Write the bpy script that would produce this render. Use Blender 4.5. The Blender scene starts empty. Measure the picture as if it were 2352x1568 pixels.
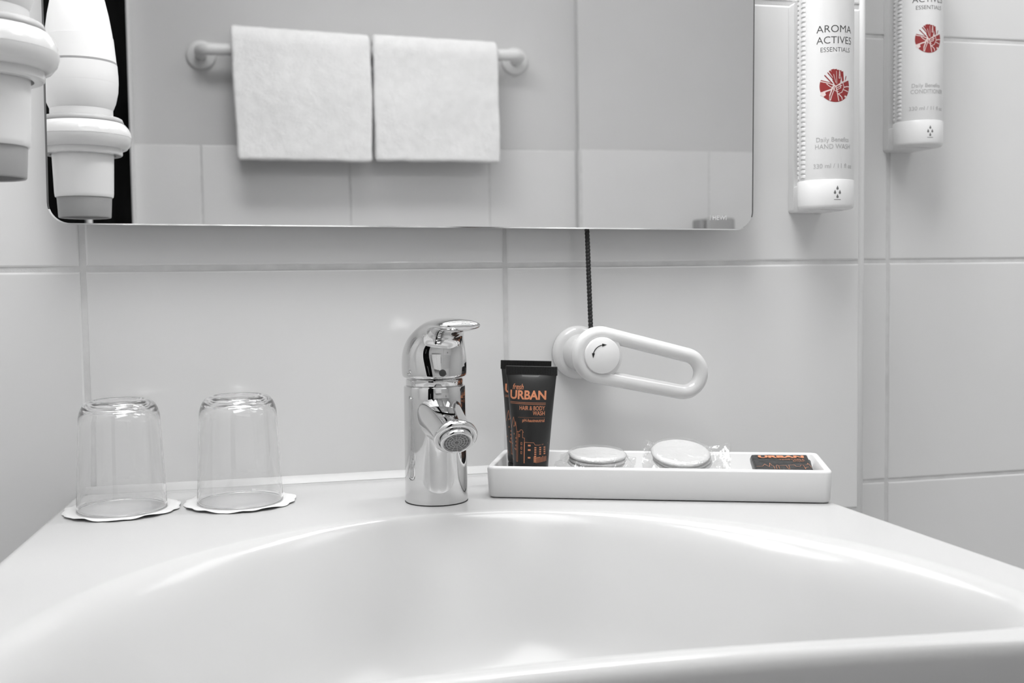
import bpy, bmesh, math, random
from mathutils import Vector, Matrix, noise
random.seed(7)
PI = math.pi
S = bpy.context.scene
C = S.collection
Z0 = 0.85                                   # height of the washbasin deck above the floor

# ------------------------------------------------------------------ camera
def basis(yaw, pitch, roll):
    cy, sy = math.cos(yaw), math.sin(yaw)
    f = Vector((sy*math.cos(pitch), cy*math.cos(pitch), -math.sin(pitch)))
    r = Vector((cy, -sy, 0)); u = r.cross(f)
    c, s = math.cos(roll), math.sin(roll)
    return c*r - s*u, s*r + c*u, f
r_, u_, f_ = basis(.2312, .0566, .0131)
cd = bpy.data.cameras.new('camera'); cam = bpy.data.objects.new('camera', cd); C.objects.link(cam)
m3 = Matrix((r_, u_, -f_)).transposed()
cam.matrix_world = Matrix.Translation((-.1245, -.895, Z0+.165)) @ m3.to_4x4()
cd.sensor_fit = 'HORIZONTAL'; cd.sensor_width = 36; cd.lens = 36*2443/2352
cd.clip_start = .02; cd.clip_end = 30
cd.dof.use_dof = True; cd.dof.focus_distance = .80; cd.dof.aperture_fstop = 11
S.camera = cam

# ------------------------------------------------------------------ world, lamps, exposure
w = bpy.data.worlds.new('world'); S.world = w; w.use_nodes = True
w.node_tree.nodes['Background'].inputs[0].default_value = (1, 1, 1, 1)
w.node_tree.nodes['Background'].inputs[1].default_value = .25
S.view_settings.view_transform = 'Standard'; S.view_settings.look = 'None'
S.view_settings.gamma = 1; S.view_settings.use_curve_mapping = False
S.view_settings.exposure = 0.13
try:
    S.cycles.use_denoising = True
    S.cycles.max_bounces = 14; S.cycles.transmission_bounces = 14; S.cycles.glossy_bounces = 8
    S.cycles.transparent_max_bounces = 16; S.cycles.diffuse_bounces = 6
    S.cycles.sample_clamp_indirect = 30
except Exception:
    pass
def area(name, loc, size, power, aim):
    l = bpy.data.lights.new(name, 'AREA'); l.shape = 'RECTANGLE'; l.size, l.size_y = size; l.energy = power
    o = bpy.data.objects.new(name, l); C.objects.link(o); o.location = (loc[0], loc[1], loc[2]+Z0)
    d = Vector(aim); o.rotation_euler = d.to_track_quat('-Z', 'Y').to_euler(); return o

area('ceiling_lamp', (.30, -.80, 1.50), (.8, .5), .5, (0, .05, -1))
area('frontal_fill', (.45, -1.70, 1.20), (1.5, .6), 5.0, (-.1, 1, -.50))  # added fill light high behind the camera, brightens the mirror wall
area('right_upper_fill', (.95, -.50, 1.40), (.4, .4), 2.9, (-.5, .2, -1))  # added light, upper right, balances brightness on that side
area('left_upper_fill', (-.12, -.62, 1.42), (.5, .85), 15.0, (.2, .2, -1))  # added broad light, upper left, lifts the left side's brightness
area('mirror_lamp_right', (.27, -.045, .80), (.26, .06), 2.8, (0, 0, -1))
area('mirror_lamp_left', (-.22, -.045, .80), (.26, .06), 1.4, (0, 0, -1))

# ------------------------------------------------------------------ materials
def mat(name, col, rough=.5, metal=0., coat=0., trans=0., ior=1.5, bump=None, spec=.5, alpha=1., var=None, sheen=0., sss=0.):
    m = bpy.data.materials.new(name); m.use_nodes = True
    nt = m.node_tree; b = nt.nodes['Principled BSDF']
    if isinstance(col, (int, float)): col = (col, col, col)
    b.inputs['Base Color'].default_value = (*col, 1)
    b.inputs['Roughness'].default_value = rough; b.inputs['Metallic'].default_value = metal
    b.inputs['Coat Weight'].default_value = coat; b.inputs['Coat Roughness'].default_value = .03
    b.inputs['Transmission Weight'].default_value = trans; b.inputs['IOR'].default_value = ior
    b.inputs['Specular IOR Level'].default_value = spec; b.inputs['Alpha'].default_value = alpha
    b.inputs['Sheen Weight'].default_value = sheen
    if sss:
        b.inputs['Subsurface Weight'].default_value = sss
        b.inputs['Subsurface Scale'].default_value = .004
    if bump or var:
        tc = nt.nodes.new('ShaderNodeTexCoord')
    if bump:                                  # (scale, strength, distance, detail)
        n = nt.nodes.new('ShaderNodeTexNoise'); n.inputs['Scale'].default_value = bump[0]
        n.inputs['Detail'].default_value = bump[3] if len(bump) > 3 else 3
        bp = nt.nodes.new('ShaderNodeBump'); bp.inputs['Strength'].default_value = bump[1]; bp.inputs['Distance'].default_value = bump[2]
        nt.links.new(tc.outputs['Object'], n.inputs['Vector']); nt.links.new(n.outputs[0], bp.inputs['Height'])
        nt.links.new(bp.outputs[0], b.inputs['Normal'])
        if coat: nt.links.new(bp.outputs[0], b.inputs['Coat Normal'])
    if var:                                   # (scale, lo, hi)
        n = nt.nodes.new('ShaderNodeTexNoise'); n.inputs['Scale'].default_value = var[0]; n.inputs['Detail'].default_value = 4
        rp = nt.nodes.new('ShaderNodeMapRange'); rp.inputs[1].default_value = .35; rp.inputs[2].default_value = .65
        rp.inputs[3].default_value = var[1]; rp.inputs[4].default_value = var[2]
        nt.links.new(tc.outputs['Object'], n.inputs['Vector']); nt.links.new(n.outputs[0], rp.inputs[0])
        cb = nt.nodes.new('ShaderNodeCombineColor')
        for k in range(3): nt.links.new(rp.outputs[0], cb.inputs[k])
        nt.links.new(cb.outputs[0], b.inputs['Base Color'])
    return m
M = {}
M['tile'] = mat('glazed_tile', .70, .16, bump=(9, .12, .004, 2), var=(2.2, .685, .715))
M['grout'] = mat('tile_grout', .62, .75, bump=(900, .4, .0004), var=(60, .58, .65))
M['tile_dull'] = mat('glazed_tile_far', .70, .3, var=(2.5, .68, .72))
M['paint'] = mat('wall_paint', .60, .7, var=(3, .59, .61))
M['plaster'] = mat('ceiling_paint', .8, .8, var=(3, .79, .81))
M['floor'] = mat('floor_tile', .62, .4, var=(6, .58, .66))
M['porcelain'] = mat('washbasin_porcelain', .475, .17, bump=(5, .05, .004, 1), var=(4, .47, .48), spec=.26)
M['ceramic'] = mat('tray_ceramic', .66, .30, var=(8, .65, .67))
M['chrome'] = mat('chrome', .67, .035, 1., var=(15, .65, .69))
M['darkmesh'] = mat('aerator_grey', .12, .45, var=(600, .09, .16))
M['aer_line'] = mat('aerator_ribs', .42, .4, var=(100, .4, .44))
M['white_gloss'] = mat('white_gloss_plastic', .64, .16, var=(8, .63, .65), coat=.3)
M['white_satin'] = mat('white_satin_plastic', .74, .32, var=(8, .73, .75))
M['white_disc'] = mat('white_disc_plastic', .74, .4, var=(8, .735, .745))
M['bottle'] = mat('milky_bottle_plastic', .70, .36, var=(8, .69, .71))
M['grey_plastic'] = mat('grey_plastic', .36, .45, var=(8, .35, .37))
M['mid_plastic'] = mat('light_grey_plastic', .30, .45, var=(8, .29, .31))
M['black'] = mat('black_door', .006, .9, var=(5, .004, .008), spec=0.)
M['black_ink'] = mat('black_ink', .012, .5, var=(50, .01, .016))
M['cord'] = mat('black_cord', .008, .55, var=(300, .005, .012))
M['tube'] = mat('black_tube', .012, .40, var=(30, .010, .014), bump=(60, .06, .002), spec=.45)
M['cap'] = mat('black_cap', .006, .2, var=(30, .005, .007))
M['orange'] = mat('copper_print', (.52, .20, .10), .45)
M['orange2'] = mat('copper_print_dull', (.40, .17, .09), .5)
M['red'] = mat('red_print', (.26, .022, .022), .45)
M['pinkwhite'] = mat('pale_print', (.72, .60, .58), .45)
M['ink'] = mat('dark_grey_ink', .045, .5)
M['paleink'] = mat('pale_grey_ink', .40, .5)
M['midink'] = mat('mid_grey_ink', .14, .5)
M['wrap'] = mat('soap_wrapper', .022, .28, bump=(70, .35, .003), var=(40, .018, .026))
M['cotton'] = mat('cotton', .54, .95, bump=(700, .6, .0008, 5), var=(60, .52, .56), sheen=.1)
M['paper'] = mat('doily_paper', .70, .8, var=(90, .69, .71))
M['towel'] = mat('terry_towel', .86, .95, bump=(320, .8, .0022, 6), var=(40, .83, .88), sheen=.3)
M['glass'] = mat('clear_glass', 1., 0., trans=1., ior=1.47)
M['mirror'] = mat('mirror_silver', .93, 0., 1.)
M['edge'] = mat('mirror_edge_glass', .92, .15, 1.)
M['backing'] = mat('mirror_backing_dark_edge', .10, .5)
M['mirror_etch'] = mat('mirror_etched_mark', .62, .5, .0)
M['silicone'] = mat('silicone_seal', .60, .4)
M['sticker'] = mat('clear_sticker', .30, .2)
M['hole'] = mat('dark_hole', .01, .8)
nt = M['glass'].node_tree                     # very thin clear walls: part of the light goes straight through
pb = nt.nodes['Principled BSDF']; ot = nt.nodes['Material Output']
mx = nt.nodes.new('ShaderNodeMixShader'); mx.inputs[0].default_value = .03; tr = nt.nodes.new('ShaderNodeBsdfTransparent')
nt.links.new(pb.outputs[0], mx.inputs[1]); nt.links.new(tr.outputs[0], mx.inputs[2]); nt.links.new(mx.outputs[0], ot.inputs[0])
def foil(name, tint, refl):
    m = bpy.data.materials.new(name); m.use_nodes = True; nt = m.node_tree; nt.nodes.clear()
    o = nt.nodes.new('ShaderNodeOutputMaterial'); mx = nt.nodes.new('ShaderNodeMixShader')
    t = nt.nodes.new('ShaderNodeBsdfTransparent'); t.inputs[0].default_value = (tint, tint, tint, 1)
    g = nt.nodes.new('ShaderNodeBsdfGlossy'); g.inputs['Roughness'].default_value = .12
    d = nt.nodes.new('ShaderNodeBsdfDiffuse'); d.inputs[0].default_value = (.9, .9, .9, 1)
    m2 = nt.nodes.new('ShaderNodeMixShader'); m2.inputs[0].default_value = .15
    lw = nt.nodes.new('ShaderNodeLayerWeight'); lw.inputs[0].default_value = .35
    mr = nt.nodes.new('ShaderNodeMapRange'); mr.inputs[3].default_value = refl; mr.inputs[4].default_value = .45
    tc = nt.nodes.new('ShaderNodeTexCoord'); n = nt.nodes.new('ShaderNodeTexNoise'); n.inputs['Scale'].default_value = 50
    n.inputs['Distortion'].default_value = 1.5
    bp = nt.nodes.new('ShaderNodeBump'); bp.inputs['Strength'].default_value = .45; bp.inputs['Distance'].default_value = .004
    L = nt.links.new
    L(tc.outputs['Object'], n.inputs['Vector']); L(n.outputs[0], bp.inputs['Height'])
    for x in (g, d, lw): L(bp.outputs[0], x.inputs['Normal'])
    L(lw.outputs['Facing'], mr.inputs[0]); L(mr.outputs[0], mx.inputs[0])
    L(g.outputs[0], m2.inputs[1]); L(d.outputs[0], m2.inputs[2])
    L(t.outputs[0], mx.inputs[1]); L(m2.outputs[0], mx.inputs[2]); L(mx.outputs[0], o.inputs[0])
    return m
M['foil'] = foil('clear_wrapper', .97, .06)

# ------------------------------------------------------------------ mesh helpers
def obj(name, bm, m, parent=None, smooth=True, loc=None, label=None, angle=None, normals=True):
    if normals:
        bmesh.ops.remove_doubles(bm, verts=bm.verts[:], dist=1e-7)
        bmesh.ops.recalc_face_normals(bm, faces=bm.faces[:])
    me = bpy.data.meshes.new(name); bm.to_mesh(me); bm.free()
    for k in (m if isinstance(m, (list, tuple)) else [m]): me.materials.append(M[k])
    o = bpy.data.objects.new(name, me); C.objects.link(o)
    if smooth:
        me.polygons.foreach_set('use_smooth', [True]*len(me.polygons))
        if angle is not None:
            try: me.set_sharp_from_angle(angle=math.radians(angle))
            except Exception: pass
    if parent: o.parent = parent
    if loc is not None: o.location = loc
    if label: o['label'] = label
    return o
def thing(name, label, cat, loc=(0, 0, 0), rotz=0, group=None):
    o = bpy.data.objects.new(name, None); C.objects.link(o); o.empty_display_size = .02
    o.location = (loc[0], loc[1], loc[2]+Z0); o.rotation_euler = (0, 0, rotz)
    o['label'] = label; o['category'] = cat
    if group: o['group'] = group
    return o
def struct(name, bm, m, **k):
    o = obj(name, bm, m, loc=(0, 0, Z0), **k); o['kind'] = 'structure'; return o
def box(bm, x0, x1, y0, y1, z0, z1, bev=0, seg=2, mi=0, mx=None):
    r = bmesh.ops.create_cube(bm, size=1)
    vs = r['verts']
    for v in vs:
        v.co = Vector(((x0+x1)/2 + v.co.x*(x1-x0), (y0+y1)/2 + v.co.y*(y1-y0), (z0+z1)/2 + v.co.z*(z1-z0)))
    fs = list({f for v in vs for f in v.link_faces})
    for f in fs: f.material_index = mi
    if bev:
        es = list({e for v in vs for e in v.link_edges})
        rr = bmesh.ops.bevel(bm, geom=es, offset=bev, segments=seg, affect='EDGES', profile=.5)
        vs = list({v for f in rr['faces'] for v in f.verts} | {v for v in vs if v.is_valid})
    if mx is not None: bmesh.ops.transform(bm, matrix=mx, verts=[v for v in vs if v.is_valid])
def loft(bm, rings, cap0=True, cap1=True, closed=True, mi=0):
    L = [[bm.verts.new(p) for p in r] for r in rings]
    n = len(L[0])
    for a, b in zip(L, L[1:]):
        for i in range(n if closed else n-1):
            j = (i+1) % n
            bm.faces.new((a[i], a[j], b[j], b[i])).material_index = mi
    if cap0: bm.faces.new(L[0][::-1]).material_index = mi
    if cap1: bm.faces.new(L[-1]).material_index = mi
    return L
def lathe(bm, prof, n=64, center=(0, 0, 0), axis=None, cap0=False, cap1=False, mi=0):
    """prof: (radius, height) pairs; axis: matrix that maps z-up to the real axis"""
    rings = []
    for r, z in prof:
        ring = []
        for i in range(n):
            a = 2*PI*i/n
            p = Vector((r*math.cos(a), r*math.sin(a), z))
            if axis is not None: p = axis @ p
            ring.append(p + Vector(center))
        rings.append(ring)
    return loft(bm, rings, cap0, cap1, mi=mi)
def tube(bm, pts, r, n=16, closed=False, caps=True, mi=0):
    pts = [Vector(p) for p in pts]; N = len(pts); rings = []
    up = None
    for i, p in enumerate(pts):
        a = pts[(i-1) % N] if (closed or i > 0) else p
        b = pts[(i+1) % N] if (closed or i < N-1) else p
        t = (b-a).normalized()
        if up is None:
            up = t.orthogonal().normalized()
        up = (up - t*up.dot(t)).normalized(); s = t.cross(up)
        rr = r(i/(N-1)) if callable(r) else r
        rings.append([p + rr*(math.cos(2*PI*k/n)*up + math.sin(2*PI*k/n)*s) for k in range(n)])
    if closed: rings.append(rings[0])
    L = loft(bm, rings, caps and not closed, caps and not closed, mi=mi)
    if closed: bmesh.ops.remove_doubles(bm, verts=bm.verts[:], dist=1e-7)
def ring_pts(r, z, n=64, cx=0, cy=0): return [Vector((cx+r*math.cos(2*PI*i/n), cy+r*math.sin(2*PI*i/n), z)) for i in range(n)]
Y_AXIS = Matrix.Rotation(PI/2, 3, 'X')       # z-up profile pointing towards -y (into the room)

def text_bm(txt, size, align='LEFT', thick=0.0, spacing=1.0, shear=0.0, xs=1.0, fine=True):
    cu = bpy.data.curves.new('t', 'FONT'); cu.body = txt; cu.size = size; cu.align_x = align
    cu.offset = thick; cu.space_character = spacing; cu.shear = shear; cu.resolution_u = 4
    o = bpy.data.objects.new('t', cu); C.objects.link(o)
    dg = bpy.context.evaluated_depsgraph_get(); dg.update()
    me = bpy.data.meshes.new_from_object(o.evaluated_get(dg))
    bm = bmesh.new(); bm.from_mesh(me)
    bpy.data.objects.remove(o); bpy.data.curves.remove(cu); bpy.data.meshes.remove(me)
    bmesh.ops.triangulate(bm, faces=bm.faces[:])
    if fine:
        for _ in range(3):
            es = [e for e in bm.edges if e.calc_length() > .0014]
            if not es: break
            bmesh.ops.subdivide_edges(bm, edges=es, cuts=1)
            bmesh.ops.triangulate(bm, faces=[f for f in bm.faces if len(f.verts) > 3])
    for v in bm.verts: v.co.x *= xs
    for f in bm.faces: f.material_index = 0
    return bm
def merge(dst, src, fn=None):
    mp = {}
    for v in src.verts: mp[v] = dst.verts.new(fn(v.co) if fn else v.co)
    for f in src.faces:
        try: dst.faces.new([mp[v] for v in f.verts]).material_index = f.material_index
        except ValueError: pass
    src.free()
def text_to(dst, surf, txt, x, y, size, **k):
    """width fitting: pass w=... to scale the line to that width (x = left edge, or right edge with right=True)"""
    wfit = k.pop('w', None); right = k.pop('right', False)
    b = text_bm(txt, size, **k)
    xs = [v.co.x for v in b.verts]; x0, x1 = min(xs), max(xs)
    s = (wfit/(x1-x0)) if wfit else 1
    ox = x - (x1*s if right else x0*s)
    merge(dst, b, lambda c: surf(ox + c.x*s, y + c.y))
def stroke(dst, surf, pts, wd, closed=False, mi=0, step=.002, keep=None):
    P = [Vector(p) for p in pts]
    if closed: P.append(P[0])
    Q = []
    for a, b in zip(P, P[1:]):
        n = max(1, int((b-a).length/step))
        for k in range(n): Q.append(a.lerp(b, k/n))
    Q.append(P[-1])
    for a, b in zip(Q, Q[1:]):
        t = (b-a)
        if t.length < 1e-7 or (keep and not (keep(a) and keep(b))): continue
        t.normalize(); nrm = Vector((-t.y, t.x))*wd/2; e = t*wd*.3
        c = [a-nrm-e, b-nrm+e, b+nrm+e, a+nrm-e]
        f = dst.faces.new([dst.verts.new(surf(q.x, q.y)) for q in c]); f.material_index = mi
def patch(dst, surf, pts, mi=0):
    f = dst.faces.new([dst.verts.new(surf(*p)) for p in pts]); f.material_index = mi; return f

# ------------------------------------------------------------------ the room
PITCH_X, PITCH_Z = .3413, .2340
def tile_wall(name, org, ua, na, u0, u1, z0, z1, gu, gz, mats=('grout', 'tile'), gap=.0040, jit=0, bev=.0016):
    """one mesh: grout bed plus bevelled tiles; ua = direction along the wall, na = into the room"""
    bm = bmesh.new(); ua = Vector(ua); na = Vector(na); org = Vector(org); up = Vector((0, 0, 1))
    P = lambda u, z, d: org + ua*u + up*z + na*d
    g = -.0011
    bm.faces.new([bm.verts.new(P(u, z, g)) for u, z in ((u0, z0), (u1, z0), (u1, z1), (u0, z1))]).material_index = 0
    us = [gu + PITCH_X*k for k in range(-12, 13)]; zs = [gz + PITCH_Z*k for k in range(-12, 13)]
    for a, b in zip(us, us[1:]):
        for c, d in zip(zs, zs[1:]):
            ja = random.uniform(-jit, jit); jb = random.uniform(-jit, jit)
            x0 = max(a+gap/2+ja, u0); x1 = min(b-gap/2+ja, u1); y0 = max(c+gap/2+jb, z0); y1 = min(d-gap/2+jb, z1)
            if x1-x0 < .006 or y1-y0 < .006: continue
            rr = []
            for ins, dep in ((0, g), (0, -.0009), (bev*.35, -.0003), (bev, 0)):
                rr.append([bm.verts.new(P(*q, dep)) for q in ((x0+ins, y0+ins), (x1-ins, y0+ins), (x1-ins, y1-ins), (x0+ins, y1-ins))])
            for A, B in zip(rr, rr[1:]):
                for i in range(4): bm.faces.new((A[i], A[(i+1) % 4], B[(i+1) % 4], B[i])).material_index = 1
            bm.faces.new(rr[-1]).material_index = 1
    o = struct(name, bm, list(mats), normals=False, smooth=False)
    return o
ZF, ZC = -.85, 1.58
tile_wall('wall_back', (0, 0, 0), (1, 0, 0), (0, -1, 0), -.41, .4215, ZF, ZC, .0809, .1790, jit=.0004)
tile_wall('wall_recess', (0, .112, 0), (1, 0, 0), (0, -1, 0), .4215, 1.50, ZF, ZC, .5227, .1808, jit=.0003)
tile_wall('wall_recess_side', (.4255, 0, 0), (0, 1, 0), (1, 0, 0), .002, .112, ZF, ZC, .2, .1795)
bm = bmesh.new()                              # plastic corner bead
tube(bm, [(.4225, .0035, ZF), (.4225, .0035, ZC)], .0042, 16)
struct('trim_1', bm, 'white_satin')
# opposite wall (seen in the mirror): tiled dado below, painted above, a shallow boxed-in part at its right
YO = -1.745
tile_wall('wall_front', (0, YO, 0), (1, 0, 0), (0, 1, 0), -.41, .655, ZF, .4975, .0900, .4975-.234, mats=('grout', 'tile_dull'))
tile_wall('wall_front_boxing', (0, YO+.03, 0), (1, 0, 0), (0, 1, 0), .655, 1.50, ZF, .4975, 1.0000, .4975-.234, mats=('grout', 'tile_dull'))
bm = bmesh.new()
box(bm, -.43, .655, YO-.05, YO-.004, .4945, ZC)
box(bm, .655, 1.52, YO-.05, YO+.026, .4945, ZC)
box(bm, .652, 1.52, YO-.05, YO+.0285, ZF, .4945)
box(bm, -.43, .652, YO-.05, YO-.0012, ZF, .4945)
struct('wall_front_upper', bm, 'paint', smooth=False)
bm = bmesh.new(); box(bm, 1.50, 1.55, YO-.05, .2, ZF, ZC); struct('wall_right', bm, 'paint', smooth=False)
bm = bmesh.new(); box(bm, -.46, -.41, YO-.05, .05, ZF, ZC); struct('wall_left', bm, 'tile_dull', smooth=False)
bm = bmesh.new(); box(bm, -.46, 1.55, YO-.05, .2, ZC, ZC+.05); struct('ceiling', bm, 'plaster', smooth=False)
bm = bmesh.new(); box(bm, -.46, 1.55, YO-.05, .2, ZF-.05, ZF); struct('floor', bm, 'floor', smooth=False)
# black gloss door in the left wall
bm = bmesh.new(); box(bm, -.410, -.402, YO+.03, -.70, ZF, 1.25, .001)
d1 = struct('door_1', bm, 'black', smooth=False)
bm = bmesh.new()
tube(bm, [(-.404, -.955, .10), (-.385, -.955, .10), (-.385, -.955, .285), (-.404, -.955, .285)], .006, 12)
obj('door_handle', bm, 'grey_plastic', d1, label='light grey bar handle')
bm = bmesh.new()
box(bm, -.4105, -.396, YO, YO+.03, ZF, 1.28, .002)
box(bm, -.4105, -.398, -.70, -.655, ZF, 1.28, .002)
struct('trim_2', bm, 'white_satin', smooth=False)

# ------------------------------------------------------------------ washbasin
bc = Vector((0, -.30))
def polar(curve, n):
    P = [((math.atan2(y-bc.y, x-bc.x)) % (2*PI), math.hypot(x-bc.x, y-bc.y)) for x, y in curve]
    P.sort(); P = [(P[-1][0]-2*PI, P[-1][1])] + P + [(P[0][0]+2*PI, P[0][1])]
    out = []; j = 0
    for i in range(n):
        a = 2*PI*i/n
        while P[j+1][0] < a: j += 1
        t = (a-P[j][0])/max(1e-9, P[j+1][0]-P[j][0]); out.append(P[j][1]*(1-t)+P[j+1][1]*t)
    return out
def arcp(cx, cy, r, a0, a1, n=24): return [(cx+r*math.cos(math.radians(a0+(a1-a0)*i/n)), cy+r*math.sin(math.radians(a0+(a1-a0)*i/n))) for i in range(n+1)]
def seg(a, b, n=60): return [(a[0]+(b[0]-a[0])*i/n, a[1]+(b[1]-a[1])*i/n) for i in range(n+1)]
half = seg((0, -.0012), (.264, -.0012)) + arcp(.264, -.0112, .010, 90, 0, 10) + seg((.274, -.0112), (.2855, -.20)) + seg((.2855, -.20), (.2955, -.41))
half += arcp(.2255, -.4263, .070, 0, -80, 24) + [(.2377*(1-k/40), -.4715-.0237*(1-k/40)**2) for k in range(41)]
outer = half + [(-x, y) for x, y in half]
op = []
for i in range(181):
    t = PI*i/180; op.append((.2575*math.cos(t), -.425+.275*math.sin(t)))
for i in range(1, 400):
    q = -1+2*i/400; q = math.copysign(1-(1-abs(q))**1.6, q); ox = .2575*q
    s_ = math.sqrt(max(0, 1-abs(q)**(2/.42)))
    op.append((ox, -.425-(.0335+.019*(ox/.21)**2*min(1, s_*2))*s_**.42))
NB = 360
RO = polar(outer, NB); RI = polar(op, NB)
bm = bmesh.new(); rings = []
def pt(i, r, z):
    a = 2*PI*i/NB; return Vector((bc.x+r*math.cos(a), bc.y+r*math.sin(a), z))
def lipz(y):
    t = min(1, max(0, (y+.016)/.008)); return .0006*t*t*(3-2*t)
def bowl_z(i, d):
    a = 2*PI*i/NB; side = abs(math.cos(a)); fr = max(0, -math.sin(a))
    R = .0040 + .017*side**3*(1-fr) + .003*fr; m = 1.50 + .9*fr
    d1 = R*m
    if d < d1: return -d*d/(2*R)
    zl = -d1*d1/(2*R); dl = (zl+.075)/m
    if d < d1+dl: return zl - m*(d-d1)
    return -.115 + .040*math.exp(-m*(d-d1-dl)/.040)
# inner rings, from the waste outwards
fr_in = [.12, .2, .3, .4, .5, .58, .65, .7, .74, .78, .81, .84, .865, .89, .91, .93, .945, .958, .97, .98, .988, .994, 1.0]
for s_ in fr_in:
    rings.append([pt(i, RI[i]*s_, bowl_z(i, RI[i]*(1-s_))) for i in range(NB)])
def deck_z(i, r):
    a = 2*PI*i/NB; y = bc.y+r*math.sin(a)
    return lipz(y)
for k in [.04, .12, .25, .4, .55, .68, .78, .84, .88, .91, .93, .95, .965, .98]:
    ring = []
    for i in range(NB):
        rr = RI[i] + (max(RO[i]-.008, RI[i]+.001)-RI[i])*k
        ring.append(pt(i, rr, deck_z(i, rr)))
    rings.append(ring)
for t in range(0, 7):
    a = PI/2*t/6
    rings.append([pt(i, RO[i]-.008+.008*math.sin(a), deck_z(i, RO[i]-.008)-.008*(1-math.cos(a))) for i in range(NB)])
for dr, z in ((0, -.03), (-.004, -.055), (-.02, -.075), (-.06, -.11), (-.11, -.14)):
    rings.append([pt(i, RO[i]+dr, z) for i in range(NB)])
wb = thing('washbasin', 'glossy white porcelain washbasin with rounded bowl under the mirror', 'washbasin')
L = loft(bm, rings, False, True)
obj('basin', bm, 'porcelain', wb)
zb = bowl_z(90, .15)
bm = bmesh.new(); lathe(bm, [(.0, -.112), (.016, -.112), (.020, -.110), (.030, -.108), (.033, -.1105), (.034, -.116), (.0, -.118)], 48, (bc.x, bc.y, 0))
obj('drain', bm, 'chrome', wb, label='round chrome drain')
bm = bmesh.new()
sec = [(.0, .0), (-.0062, .0), (-.0056, .0007), (-.0030, .0034), (-.0008, .0060), (.0, .0062)]
loft(bm, [[Vector((x, y, z)) for y, z in sec] for x in (-.268, -.1, .1, .268)], True, True)
obj('seal', bm, 'silicone', wb, label='white silicone seal along the wall')

# ------------------------------------------------------------------ chrome tap
TX, TY = .0014, -.104
tap = thing('mixer_tap', 'chrome single-lever mixer tap at the back of the washbasin', 'tap', (TX, TY, 0))
bm = bmesh.new()
lathe(bm, [(.0, .0), (.0232, .0), (.0236, .0010), (.0236, .020), (.0234, .050), (.0233, .078), (.0232, .0868), (.0228, .0875), (.0215, .0878), (.0, .0878)], 96)
obj('tap_body', bm, 'chrome', tap, angle=40)
bm = bmesh.new(); lathe(bm, [(0, .0), (.0238, .0), (.0238, .0006), (0, .0006)], 64)
obj('base_seal', bm, 'black_ink', tap, angle=40, label='thin black ring under the body')
bm = bmesh.new(); lathe(bm, [(.0, .0875), (.0212, .0875), (.0216, .0880), (.0216, .0925), (.0210, .0932), (0, .0932)], 96)
obj('collar', bm, 'chrome', tap, angle=40)
# spout: loft from the body's front down to the aerator
bm = bmesh.new()
e = Vector((.0030, -.0680, .0580)); s0 = Vector((0, -.004, .0700))
dirn = Vector((.03, -.76, -.65)).normalized()
rings = []
NS = 18
for k in range(NS+1):
    t = k/NS
    c = s0.lerp(e, t)
    ang = math.radians(8) + (math.radians(41)-math.radians(8))*min(1, t*1.15)
    n = Vector((.03*t, -math.cos(ang), -math.sin(ang))).normalized()
    side = Vector((1, 0, 0)); side = (side - n*side.dot(n)).normalized(); up = side.cross(n)
    if up.z < 0: up = -up
    wd = .0180*(1-t)**1.0 + .0142*t - .0012*math.sin(PI*t); hu = .0150*(1-t) + .0140*t - .002*math.sin(PI*t); hd = .026*(1-t)**1.6 + .0140*(1-(1-t)**1.6)
    ring = []
    for i in range(64):
        a = 2*PI*i/64; ca, sa = math.cos(a), math.sin(a)
        ex = 1 - .25*(1-t)*(1 if sa > 0 else 0)
        ring.append(c + side*wd*math.copysign(abs(ca)**ex, ca) + up*(hu if sa > 0 else hd)*math.copysign(abs(sa)**ex, sa))
    rings.append(ring)
loft(bm, rings, True, True)
obj('spout', bm, 'chrome', tap, angle=50)
q = Vector((0, 0, 1)).rotation_difference(n).to_matrix()
bm = bmesh.new()
lathe(bm, [(.0125, -.004), (.0142, -.003), (.0152, -.0015), (.0155, .0005), (.0150, .0022), (.0138, .0030), (.0124, .0030), (.0120, .0020), (.0118, -.002)], 64, e, q)
obj('spout_rim', bm, 'chrome', tap)
bm = bmesh.new()
lathe(bm, [(.0112, -.002), (.0113, .0050), (.0108, .0062), (.0098, .0066), (.0094, .0058), (.0094, .0046)], 64, e, q)
obj('aerator', bm, 'chrome', tap)
bm = bmesh.new()
lathe(bm, [(0, .0054), (.0096, .0054)], 48, e, q)
aer = obj('aerator_screen', bm, 'darkmesh', tap, label='dark round aerator screen')
bm = bmesh.new()
for rr in (.0018, .0036, .0055, .0074, .0091):
    lathe(bm, [(rr-.00022, .0056), (rr+.00022, .0056)], 48, e, q)
fsurf = lambda u, v: e + q @ Vector((u, v, .0057))
for k in range(14):
    a = 2*PI*k/14; stroke(bm, fsurf, [(.0018*math.cos(a), .0018*math.sin(a)), (.0092*math.cos(a), .0092*math.sin(a))], .00035, step=.01)
obj('screen_ribs', bm, 'aer_line', aer, smooth=False)
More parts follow.
